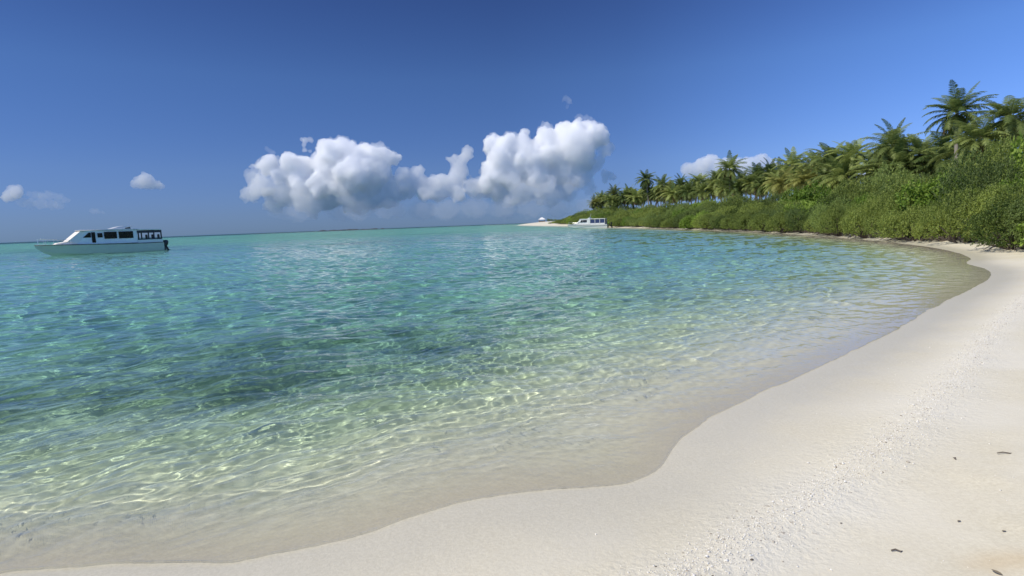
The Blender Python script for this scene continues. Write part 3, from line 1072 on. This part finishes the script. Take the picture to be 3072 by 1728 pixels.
PALMS = [  # x, y, crown centre height, crown scale, crown kind, trunk kind, label
    (31.4, 190, 10.3, 1.0, 0, 1, 'small dark palm at the spit end of the palm row'),
    (33.6, 180, 11.0, 1.25, 4, 0, 'yellowish drooping palm, second from the spit end of the palm row'),
    (37.0, 175, 10.6, 1.1, 1, 0, 'dark green palm just inland of the yellowish drooping one'),
    (38.9, 160, 13.8, 1.2, 2, 1, 'tall slim palm standing clear above its neighbours behind the small white boat'),
    (40.8, 150, 11.4, 1.15, 3, 0, 'palm with brownish hanging fronds next to the tall slim one'),
    (44.1, 145, 10.9, 1.1, 5, 0, 'pale green palm in the low dip of the palm row'),
    (45.6, 135, 10.9, 1.15, 0, 2, 'palm with a tufted upright head before the cloud bank begins'),
    (46.1, 118, 12.5, 1.25, 1, 0, 'dark spiky palm rising in front of the cloud bank'),
    (46.6, 125, 10.7, 1.15, 3, 1, 'lower palm crowded beside the dark spiky one'),
    (49.3, 112, 10.2, 1.2, 2, 0, 'broad palm with upright fronds under the cloud bank'),
    (49.8, 108, 10.4, 1.1, 5, 1, 'narrow palm between two broad ones beneath the cloud bank'),
    (50.3, 104, 9.6, 1.15, 4, 0, 'yellow green palm half sunk in the thicket'),
    (49.2, 98, 10.8, 1.2, 1, 0, 'upright palm just past the end of the cloud bank'),
    (46.3, 85, 9.4, 1.1, 3, 2, 'palm with dangling orange fronds, fifth from the tallest one'),
    (44.5, 78, 9.9, 1.2, 0, 0, 'heavy headed dark palm, fourth from the tallest one'),
    (42.5, 70, 9.3, 0.95, 2, 1, 'small palm with stiff fan of fronds beside the heavy headed one'),
    (39.3, 58, 9.0, 1.05, 5, 2, 'wide palm leaning over the shrubs with brown fronds below'),
    (40.6, 56, 7.8, 0.88, 3, 0, 'palm half hidden behind the wide leaning one'),
    (34.6, 44, 9.6, 0.84, 1, 0, 'tallest looking palm, bare brown trunk clear above the shrubs'),
    (33.2, 40, 7.0, 0.75, 2, 0, 'young dark palm tucked under the tallest looking one'),
    (35.2, 40, 8.5, 0.85, 0, 1, 'palm cut by the edge of the photo above the brightest shrubs'),
]
FILL = [(192, 3, 9.0), (186, 10, 9.5), (178, 8, 9.2), (172, 3, 9.6), (168, 7, 10.2), (163, 2, 9.0), (156, 6, 10.0), (152, 3, 9.2), (146, 8, 9.6), (142, 2, 8.6), (138, 6, 9.4), (134, 2, 8.8), (130, 6, 10.0), (127, 2, 8.4),
        (123, 8, 9.6), (120, 3, 8.6), (116, 6, 9.2), (113, 1, 8.0), (109, 6, 9.2), (106, 2, 7.8), (101, 6, 9.0), (98, 2, 7.8), (95, 5, 8.8), (92, 1, 7.6), (88, 5, 8.4), (84, 2, 7.4), (80, 6, 8.2), (74, 4, 7.8), (70, 2, 7.0), (66, 5, 7.6), (62, 3, 7.0), (53, 5, 7.0), (48, 4, 7.2), (44, 7, 7.4),
        (188, 0, 8.4), (175, 0, 8.6), (165, 9, 9.6), (159, 9, 9.8), (149, 11, 9.8), (144, 5, 9.2), (136, 9, 9.8), (132, 10, 10.2), (125, 4, 9.0), (118, 9, 9.6), (111, 3, 8.6), (103, 3, 8.4), (97, 8, 9.4), (90, 8, 9.0), (86, 3, 8.0), (77, 3, 7.6), (72, 8, 8.4), (68, 7, 8.2), (60, 7, 7.8), (56, 2, 6.9),
        (197, 6, 9.0), (194, 9, 9.2), (183, 5, 9.4), (181, 12, 9.8), (174, 6, 9.6), (170, 10, 9.8), (161, 5, 9.6), (154, 9, 9.8), (147, 3, 9.2)]
for k, (y, dx, h_) in enumerate(FILL):
    PALMS.append((np.interp(y, [40, 58, 104, 150, 190], [33, 37, 46, 38, 28]) + dx, y, h_, R.uniform(0.95, 1.25), R.choice([0, 1, 2, 3, 3, 5, 5, 4]), R.choice([0, 1, 2]),
                  f'background palm filling the gaps of the palm row, {ORD[k]} from the spit'))
for (x, y, zc, sc_, ck, tk, lab) in PALMS:
    z0 = gz(x, y) - 0.05
    tm, tip = trunks[tk]
    rz = R.uniform(0, 6.28)
    if 'leaning' in lab:
        rz = math.pi * 0.95
    h_ = zc - z0 - 1.1 * sc_
    tx, ty = tip[0] * math.cos(rz) - tip[1] * math.sin(rz), tip[0] * math.sin(rz) + tip[1] * math.cos(rz)
    o = empty('palm_tree', (x - tx, y - ty, z0), rz)
    tag(o, lab, 'palm tree', 'coconut palms behind the thicket')
    tr = link('trunk', tm, o)
    tr.scale = (1, 1, h_)
    for nm, me in zip(('crown', 'dry_fronds'), crowns[ck]):
        c = link(nm, me, o)
        c.location = (tip[0], tip[1], h_ - 0.02)
        c.scale = (sc_,) * 3
        c.rotation_euler = (R.uniform(-.08, .08), R.uniform(-.08, .08), R.uniform(0, 6.28))
        if nm == 'dry_fronds':
            c['label'] = 'brown dead fronds hanging under the crown'


# ------------------------------------------------------------------ boats
def hull_rings(st):
    """stations: x, half beam at the gunwale, gunwale height, half beam at the chine, chine height, keel height"""
    rings = []
    for (x, bg_, zg, bc, zc, zk) in st:
        rg = [(x, bg_, zg), (x, bg_ * 0.6 + bc * 0.4, zg * 0.62 + zc * 0.38), (x, bc * 1.02, zc + 0.06), (x, bc, zc), (x, bc * 0.5, (zc + zk) / 2), (x, 0, zk)]
        rings.append(rg + [(p[0], -p[1], p[2]) for p in reversed(rg[:-1])])
    return rings


def rub_path(st, dz=0.0, out=0.01):
    return [(s[0], s[1] + out, s[2] + dz) for s in st]


def slab(pts_side, half, name, mat, parent, bevel=0.02):
    """a side outline (x, z) extruded across the boat"""
    mb = MB()
    n = len(pts_side)
    hw = half if isinstance(half, (list, tuple)) else [half] * n
    v = [(x, hw[i], z) for i, (x, z) in enumerate(pts_side)] + [(x, -hw[i], z) for i, (x, z) in enumerate(pts_side)]
    f = [tuple(range(n)), tuple(reversed(range(n, 2 * n)))] + [(i, (i + 1) % n, n + (i + 1) % n, n + i) for i in range(n)]
    mb.poly(v, f)
    return mb.build(name, mat, parent, bevel=bevel)


def side_pane(x0, x1, z0, z1, y, slope=0.0, name='window', mat=None, parent=None, th=0.02, inset=0.0):
    """a pane standing proud of the side wall, on the side y"""
    s = 1 if y > 0 else -1
    mb = MB()
    q = [(x0, z0), (x1, z0), (x1 - slope, z1), (x0, z1)]
    v = [(a, y - s * 0.01, c) for a, c in q] + [(a, y + s * th, c) for a, c in q]
    mb.poly(v, [(0, 1, 2, 3), (7, 6, 5, 4), (0, 4, 5, 1), (1, 5, 6, 2), (2, 6, 7, 3), (3, 7, 4, 0)])
    return mb.build(name, mat or M_DARK, parent)


def outboard(parent, y):
    mb = MB()
    rings = []
    for (x, z, hw, hl) in [(-0.55, 0.50, .13, .16), (-0.58, 0.72, .19, .26), (-0.62, 0.98, .20, .28), (-0.60, 1.14, .15, .21), (-0.58, 1.18, .06, .10)]:
        rings.append([(x + hl * math.cos(t_), y + hw * math.sin(t_), z) for t_ in [2 * math.pi * i / 12 for i in range(12)]])
    mb.loft(rings, close=True)
    e = mb.build('outboard_motor', M_BLACK, parent, smooth=True)
    lg = MB()
    lg.loft([[(-0.55 + hl * math.cos(t_) - (0.52 - z) * 0.5, y + hw * math.sin(t_), z) for t_ in [2 * math.pi * i / 8 for i in range(8)]] for (z, hw, hl) in [(0.52, .09, .15), (0.1, .06, .13), (-0.25, .05, .16)]], close=True)
    lg.box(-1.05, -0.62, y - .09, y + .09, 0.02, 0.05)
    lg.build('motor_leg', M_BLACK, e)
    return e


# --- the motor boat lying off to the left: bow to the camera's left, its dark side towards the beach
bx, by = -39.28, 63.5
n_ = (0.7756, -0.6313)
bo = empty('motor_boat', (bx - 1.2 * n_[0], by - 1.2 * n_[1], 0), math.radians(-129.14))
tag(bo, 'long white motor boat with dark cabin windows and an open roofed stern, lying off alone', 'boat')
ST = [(-0.15, 1.22, 0.98, 1.12, 0.02, -0.32), (1.5, 1.28, 0.97, 1.18, 0.02, -0.36), (3.5, 1.32, 0.99, 1.2, 0.02, -0.38), (5.5, 1.32, 1.03, 1.16, 0.04, -0.38), (7.2, 1.24, 1.08, 0.98, 0.10, -0.36),
      (8.5, 1.05, 1.12, 0.70, 0.20, -0.28), (9.5, 0.76, 1.15, 0.38, 0.36, -0.10), (10.3, 0.44, 1.17, 0.16, 0.62, 0.32), (10.85, 0.14, 1.18, 0.05, 0.92, 0.80), (11.0, 0.02, 1.18, 0.01, 1.05, 1.0)]
hm = MB()
hm.loft(hull_rings(ST))
hull = hm.build('hull', M_GELH, bo, smooth=True)
dk = MB()
dk.loft([[(s[0], s[1] - 0.02, s[2] + 0.012), (s[0], 0, s[2] + 0.03), (s[0], -s[1] + 0.02, s[2] + 0.012)] for s in ST], caps=False)
dk.loft([[(s[0], s[1] - 0.02, s[2] - 0.03), (s[0], 0, s[2] - 0.03), (s[0], -s[1] + 0.02, s[2] - 0.03)] for s in ST], caps=False)
dk.build('deck', M_GEL, bo)
for s in (1, -1):
    rb = MB()
    rb.tube([(p[0], s * p[1], p[2]) for p in rub_path(ST, -0.03)], 0.035, 6)
    rb.build('rub_rail', M_RUB, hull)
cab = slab([(2.35, 1.02), (7.75, 1.09), (6.95, 2.46), (2.35, 2.44)], [1.10, 1.02, 0.92, 1.02], 'cabin', M_GEL, bo)
fore = slab([(7.6, 1.10), (9.5, 1.16), (9.3, 1.30), (8.45, 1.42), (7.45, 1.62)], [0.98, 0.55, 0.52, 0.80, 0.92], 'foredeck_trunk', M_CREAM, bo)
ws = slab([(8.45, 1.40), (8.50, 1.44), (7.32, 2.47), (7.20, 2.42)], [0.86, 0.86, 0.90, 0.90], 'windscreen', M_CREAM, bo, bevel=0.01)
sidew = slab([(7.70, 1.12), (8.42, 1.41), (7.28, 2.42), (6.93, 2.42)], [1.0, 0.84, 0.88, 0.92], 'front_corner', M_CREAM, bo, bevel=0.015)
roof = slab([(2.25, 2.44), (7.25, 2.47), (7.50, 2.49), (7.30, 2.56), (4.6, 2.57), (2.25, 2.54)], [1.24, 1.12, 1.02, 1.0, 1.15, 1.2], 'roof', M_GEL, bo)
hump = slab([(4.75, 2.54), (3.95, 2.80), (3.45, 2.87), (2.75, 2.87), (2.62, 2.80), (3.35, 2.66), (3.45, 2.54)], [0.95, 0.86, 0.82, 0.82, 0.84, 0.9, 0.95], 'roof_scoop', M_GEL, roof, bevel=0.025)
vis = slab([(3.40, 2.54), (3.30, 2.66), (2.85, 2.74), (2.80, 2.54)], 0.74, 'scoop_grille', M_BLACK, roof, bevel=0.01)
for s in (1, -1):  # most panes drawn taller to stand in for the shadow under the roof
    side_pane(6.55, 7.25, 1.75, 2.26, s * 1.0, 0.55, parent=bo)
    d_ = side_pane(6.18, 6.50, 1.20, 2.28, s * 1.045, 0, name='door', mat=M_DARK, parent=bo)
    side_pane(5.55, 5.98, 1.72, 2.18, s * 1.045, 0, parent=bo)
    side_pane(4.26, 5.40, 1.56, 2.28, s * 1.06, 0, parent=bo)
    side_pane(2.75, 4.08, 1.54, 2.28, s * 1.075, 0, parent=bo)
can = slab([(-0.05, 2.34), (2.30, 2.40), (2.30, 2.48), (-0.05, 2.44)], 1.12, 'stern_canopy', M_GEL, bo, bevel=0.015)
cf = MB()
for s in (1, -1):
    cf.box(-0.04, 2.34, s * 1.07 - .035, s * 1.07 + .035, 2.06, 2.335)
    cf.box(-0.02, 2.34, s * 1.12 - .03, s * 1.12 + .03, 1.30, 1.42)
for x in (0.02, 1.28, 2.26):
    for s in (1, -1):
        cf.box(x - .06, x + .06, s * 1.08 - .04, s * 1.08 + .04, 1.0, 2.33)
cf.build('canopy_frame', M_BLACK, bo)
co_ = MB()
co_.box(-0.10, 2.36, 1.06, 1.16, 0.98, 1.30).box(-0.10, 2.36, -1.16, -1.06, 0.98, 1.30).box(-0.12, -0.02, -1.06, 1.06, 0.98, 1.26)
co_.build('coaming', M_GEL, bo)
for x in (0.35, 0.95, 1.55):
    st_ = MB()
    st_.box(x - .22, x + .25, 0.35, 0.85, 1.0, 1.38).box(x - .26, x - .16, 0.35, 0.85, 1.38, 1.86)
    st_.build('seat', M_SEAT, bo, bevel=0.04)
rl = MB()
for s in (1, -1):
    rl.tube([(8.3, s * 1.0, 1.55), (9.3, s * 0.78, 1.66), (10.2, s * 0.42, 1.72), (10.72, s * 0.12, 1.74), (10.78, 0, 1.74)], 0.018, 6)
    for (x, y, z) in [(8.3, 1.0, 1.55), (9.3, .78, 1.66), (10.2, .42, 1.72), (10.72, .12, 1.74)]:
        rl.tube([(x, s * y, 1.12), (x, s * y, z)], 0.014, 6)
rl.build('bow_rail', M_STEEL, bo)
bx_ = MB()
bx_.box(10.15, 10.5, -0.16, 0.16, 1.74, 1.80)
bx_.build('bow_step', M_GEL, bo, bevel=0.02)
for y in (0.42, -0.42):
    outboard(bo, y)
an = MB()
an.tube([(2.9, 0.4, 2.85), (2.75, 0.4, 3.7)], [0.012, 0.005], 5)
an.build('antenna', M_STEEL, bo)

# --- the smaller white boat lying near the far beach
b2 = empty('day_boat', (19.5, 111.6, 0), math.radians(160))
b2.scale = (1.06, 1, 1)
tag(b2, 'small white day boat with a whip antenna, moored before the thicket and far sand', 'boat')
S2 = [(0, 1.08, 0.74, 1.0, 0.02, -0.3), (1.5, 1.15, 0.74, 1.05, 0.02, -0.32), (3.5, 1.16, 0.77, 1.02, 0.03, -0.33), (5.2, 1.02, 0.82, 0.76, 0.10, -0.3), (6.4, 0.72, 0.86, 0.40, 0.26, -0.12), (7.2, 0.38, 0.88, 0.15, 0.48, 0.25), (7.75, 0.03, 0.88, 0.01, 0.75, 0.65)]
hm = MB()
hm.loft(hull_rings(S2))
hull = hm.build('hull', M_GEL, b2, smooth=True)
dk = MB()
dk.loft([[(s[0], s[1] - 0.02, s[2] + 0.012), (s[0], 0, s[2] + 0.03), (s[0], -s[1] + 0.02, s[2] + 0.012)] for s in S2], caps=False)
dk.build('deck', M_GEL, b2)
for s in (1, -1):
    rb = MB()
    rb.tube([(p[0], s * p[1], p[2]) for p in rub_path(S2, -0.22)], 0.025, 6)
    rb.build('rub_rail', M_RUB, hull)
slab([(3.2, 0.80), (6.55, 0.88), (6.4, 1.02), (5.75, 1.22), (5.15, 1.86), (3.2, 1.86)], [0.92, 0.5, 0.5, 0.72, 0.72, 0.92], 'cabin', M_GEL, b2)
slab([(0.35, 1.80), (3.2, 1.84), (5.30, 1.86), (5.25, 1.96), (0.35, 1.92)], [0.98, 0.98, 0.76, 0.76, 0.98], 'roof', M_GEL, b2)
slab([(3.15, 0.8), (3.62, 0.8), (3.62, 2.05), (3.3, 2.18), (3.15, 1.9)], 0.95, 'roof_arch', M_GEL, b2)
for s in (1, -1):
    side_pane(3.82, 4.55, 1.30, 1.72, s * 0.865, 0, parent=b2)
    side_pane(4.62, 5.12, 1.30, 1.72, s * 0.80, 0.25, parent=b2)
    side_pane(0.45, 3.12, 1.02, 1.74, s * 0.93, 0, name='side_curtain', mat=M_NAVY, parent=b2)
    po = MB()
    for x in (0.40, 1.35, 2.25):
        po.box(x - .04, x + .04, s * 0.96 - .03, s * 0.96 + .03, 0.76, 1.80)
    po.box(0.36, 3.16, s * .96 - .03, s * .96 + .03, 0.74, 1.04)
    po.build('side_frame', M_GEL, b2)
rl = MB()
for s in (1, -1):
    rl.tube([(5.6, s * 0.92, 1.18), (6.6, s * 0.62, 1.24), (7.5, s * 0.14, 1.28), (7.6, 0, 1.28)], 0.016, 6)
    for (x, y, z) in [(5.6, .92, 1.18), (6.6, .62, 1.24), (7.5, .14, 1.28)]:
        rl.tube([(x, s * y, .84), (x, s * y, z)], 0.012, 6)
rl.build('bow_rail', M_STEEL, b2)
an = MB()
an.tube([(3.35, 0.2, 2.1), (3.10, 0.2, 3.0)], [0.03, 0.012], 6)
an.build('antenna', M_GEL, b2)
outboard(b2, 0.0)

# --- hut far out on the spit
hut = empty('beach_hut', (24.2, 420, gz(24.2, 420)))
tag(hut, 'tiny hut with a pale peaked roof out on the sand spit', 'hut')
rf = MB()
rf.poly([(-2.6, -2.6, 1.75), (2.6, -2.6, 1.75), (2.6, 2.6, 1.75), (-2.6, 2.6, 1.75), (-.5, -.5, 3.3), (.5, -.5, 3.3), (.5, .5, 3.3), (-.5, .5, 3.3)],
        [(0, 1, 5, 4), (1, 2, 6, 5), (2, 3, 7, 6), (3, 0, 4, 7), (4, 5, 6, 7), (3, 2, 1, 0)])
rf.build('roof', M_THATCH, hut)
for (x, y) in ((-2.1, -2.1), (2.1, -2.1), (2.1, 2.1), (-2.1, 2.1)):
    pm = MB()
    pm.tube([(x, y, -0.2), (x, y, 1.8)], 0.09, 6)
    pm.build('post', M_WOOD, hut)
lw = MB()
lw.box(-2.3, 2.3, -2.1, -1.9, 0, 0.75).box(-2.3, 2.3, 1.9, 2.1, 0, 0.75).box(-2.3, -2.1, -1.9, 1.9, 0, 0.75).box(2.1, 2.3, -1.9, 1.9, 0, 0.75)
lw.build('low_wall', M_WOOD, hut)

# --- a low dark reef breaking the horizon
rng = np.random.default_rng(8)
rf_ = MB()
for k in range(26):
    x, w_, h_ = rng.uniform(-95, 95), rng.uniform(5, 16), rng.uniform(2.0, 5.0)
    rf_.loft([[(x + w_ * q * math.cos(a_) * rng.uniform(.8, 1.2), 4 * q * math.sin(a_), z_ * h_ - 0.5) for a_ in [2 * math.pi * i / 9 for i in range(9)]] for q, z_ in ((1, 0), (.8, .5), (.45, .85), (.12, 1.0))], close=True)
ro = rf_.build('reef', plain('reef_rock', (0.07, 0.08, 0.085), 0.9, vary=0.3, scale=0.2))
ro.location = (-480, 1700, 0)
tag(ro, 'low dark reef breaking the horizon line below the bright flat crowned cumulus', 'reef')

# ------------------------------------------------------------------ coral rubble along the tide line, and bits of drift on the sand
rng = np.random.default_rng(77)
seg = np.linalg.norm(np.diff(CORAL, axis=0), axis=1)
cum = np.concatenate([[0], np.cumsum(seg)])
N = 42000
tt = rng.uniform(0, 1, N) ** 1.3 * cum[-1] * 0.95
cx = np.interp(tt, cum, CORAL[:, 0])
cy_ = np.interp(tt, cum, CORAL[:, 1])
w_ = 0.078 * rng.normal(0, 1, (N, 2)) + 0.02
cx, cy_ = cx + w_[:, 0], cy_ + w_[:, 1]
wild = rng.random(N) < 0.04                         # some lie scattered over the dry sand
cx = np.where(wild, rng.uniform(0.2, 6.5, N), cx)
cy_ = np.where(wild, rng.uniform(1.3, 6.5, N), cy_)
cz = ground_z(cx[None], cy_[None])[0]
ds = shore_dist(cx[None], cy_[None])[0]
ok = ds < -0.45
cx, cy_, cz = cx[ok], cy_[ok], cz[ok]
n = len(cx)
base = np.array([(1, 0, 0), (-1, 0, 0), (0, 1, 0), (0, -1, 0), (0, 0, 1), (0, 0, -1)], float)
tri = np.array([(0, 2, 4), (2, 1, 4), (1, 3, 4), (3, 0, 4), (2, 0, 5), (1, 2, 5), (3, 1, 5), (0, 3, 5)])
size = rng.gamma(1.5, 0.0013, n) + 0.0016
v = base[None] * rng.uniform(0.45, 1.3, (n, 6, 1)) * size[:, None, None] * np.stack([np.ones(n), rng.uniform(.5, 1, n), rng.uniform(.4, .8, n)], -1)[:, None]
a = rng.uniform(0, 6.28, n)
v = np.stack([v[..., 0] * np.cos(a)[:, None] - v[..., 1] * np.sin(a)[:, None], v[..., 0] * np.sin(a)[:, None] + v[..., 1] * np.cos(a)[:, None], v[..., 2]], -1)
v += np.stack([cx, cy_, cz + size * 0.25], -1)[:, None]
f = (tri[None] + 6 * np.arange(n)[:, None, None]).reshape(-1, 3)
mr, t, b = new_mat('coral_bits')
ri_ = t.nodes.new('ShaderNodeNewGeometry').outputs['Random Per Island']
cr = t.nodes.new('ShaderNodeValToRGB')
e = cr.color_ramp.elements
e[0].color, e[1].color = (0.80, 0.76, 0.67, 1), (0.34, 0.28, 0.21, 1)
e[0].position, e[1].position = 0.80, 1.0
t.links.new(ri_, cr.inputs[0])
t.links.new(cr.outputs[0], b.inputs['Base Color'])
b.inputs['Roughness'].default_value = 0.85
ru = link('coral_rubble', np_mesh('coral_rubble', v.reshape(-1, 3), f, mr))
ru['kind'] = 'stuff'
ru.cycles.is_caustics_receiver = True

M_TWIG = plain('dark_drift', (0.13, 0.105, 0.08), 0.9, vary=0.3, scale=40)
M_LEAFD = plain('dry_leaf', (0.20, 0.16, 0.105), 0.8, vary=0.3, scale=30)
BITS = [  # x, y, length, turn, kind, label
    (0.722, 2.068, 0.045, 0.3, 'husk', 'larger of two dark husks lying together in the coral rubble'),
    (0.759, 2.086, 0.030, 1.0, 'husk', 'smaller of two dark husks lying together in the coral rubble'),
    (0.967, 2.204, 0.024, 0.2, 'husk', 'dark husk at the landward edge of the coral rubble line'),
    (1.256, 1.959, 0.045, 0.1, 'leaf', 'dry dark leaf alone on the open sand below the ochre patch'),
    (0.833, 1.880, 0.075, 0.35, 'twig', 'thin twig lying landward of the two dark husks'),
    (1.048, 2.069, 0.065, 0.15, 'twig', 'short pale brown twig between the rubble line and the open sand'),
    (1.582, 2.208, 0.060, -0.35, 'twig', 'slanting twig on the pale streaked sand, seaward of the ochre patch'),
    (1.813, 1.991, 0.050, -1.2, 'leaf', 'grey brown leaf standing just below the ochre patch'),
    (1.502, 2.472, 0.016, 0.0, 'husk', 'tiny round dark pebble alone on smooth dry sand'),
    (0.562, 2.202, 0.014, 0.4, 'husk', 'tiny dark pebble on the seaward side of the coral rubble'),
    (2.735, 3.001, 0.110, -0.2, 'twig', 'longest twig, lying far up the dry sand'),
    (2.469, 3.018, 0.034, 1.2, 'twig', 'stubby upright twig near the longest twig'),
    (1.984, 2.385, 0.028, 0.3, 'leaf', 'small curled leaf on pale streaked sand'),
    (2.075, 2.258, 0.026, 0.0, 'leaf', 'small dark leaf just up the beach from the ochre patch'),
    (1.631, 1.807, 0.050, -0.3, 'leaf', 'dark leaf at the lower edge of the photo'),
]
for (x, y, ln, rz, kind, lab) in BITS:
    z = float(ground_z(np.array([[x]]), np.array([[y]]))[0, 0])
    mb = MB()
    ln *= 0.72
    if kind == 'twig':
        mb.tube([(-ln / 2, 0, 0.004), (-ln * .1, 0.006, 0.008), (ln * .25, -0.003, 0.007), (ln / 2, 0.008, 0.004)], [0.0028, 0.0035, 0.003, 0.0012], 6)
        mb.tube([(ln * .1, 0, 0.007), (ln * .28, -ln * .16, 0.006)], [0.002, 0.0008], 5)
    elif kind == 'leaf':
        rg = []
        for q in (0, .15, .4, .7, .9, 1):
            w2 = 0.24 * ln * math.sin(math.pi * min(.97, q * .95 + .03))
            zz = 0.004 + 0.18 * ln * (q - .5) ** 2 * 2
            rg.append([((q - .5) * ln, w2, zz + w2 * .5), ((q - .5) * ln, 0, zz), ((q - .5) * ln, -w2, zz + w2 * .4), ((q - .5) * ln, 0, zz - .0012)])
        mb.loft(rg, close=True)
    else:
        rg = []
        for q in (0, .12, .35, .65, .88, 1):
            r_ = 0.30 * ln * math.sin(math.pi * min(.96, q * .92 + .04))
            rg.append([((q - .5) * ln, r_ * math.cos(a_) * R.uniform(.8, 1.15), r_ * .8 * math.sin(a_) * R.uniform(.8, 1.15) + .2 * ln) for a_ in [2 * math.pi * i / 8 for i in range(8)]])
        mb.loft(rg, close=True)
    o = mb.build({'twig': 'twig', 'leaf': 'fallen_leaf', 'husk': 'seed_husk'}[kind], M_LEAFD if kind == 'leaf' else M_TWIG)
    o.location = (x, y, z)
    o.rotation_euler = (0, 0, rz)
    tag(o, lab, {'twig': 'twig', 'leaf': 'leaf', 'husk': 'husk'}[kind], 'bits of drift on the sand')
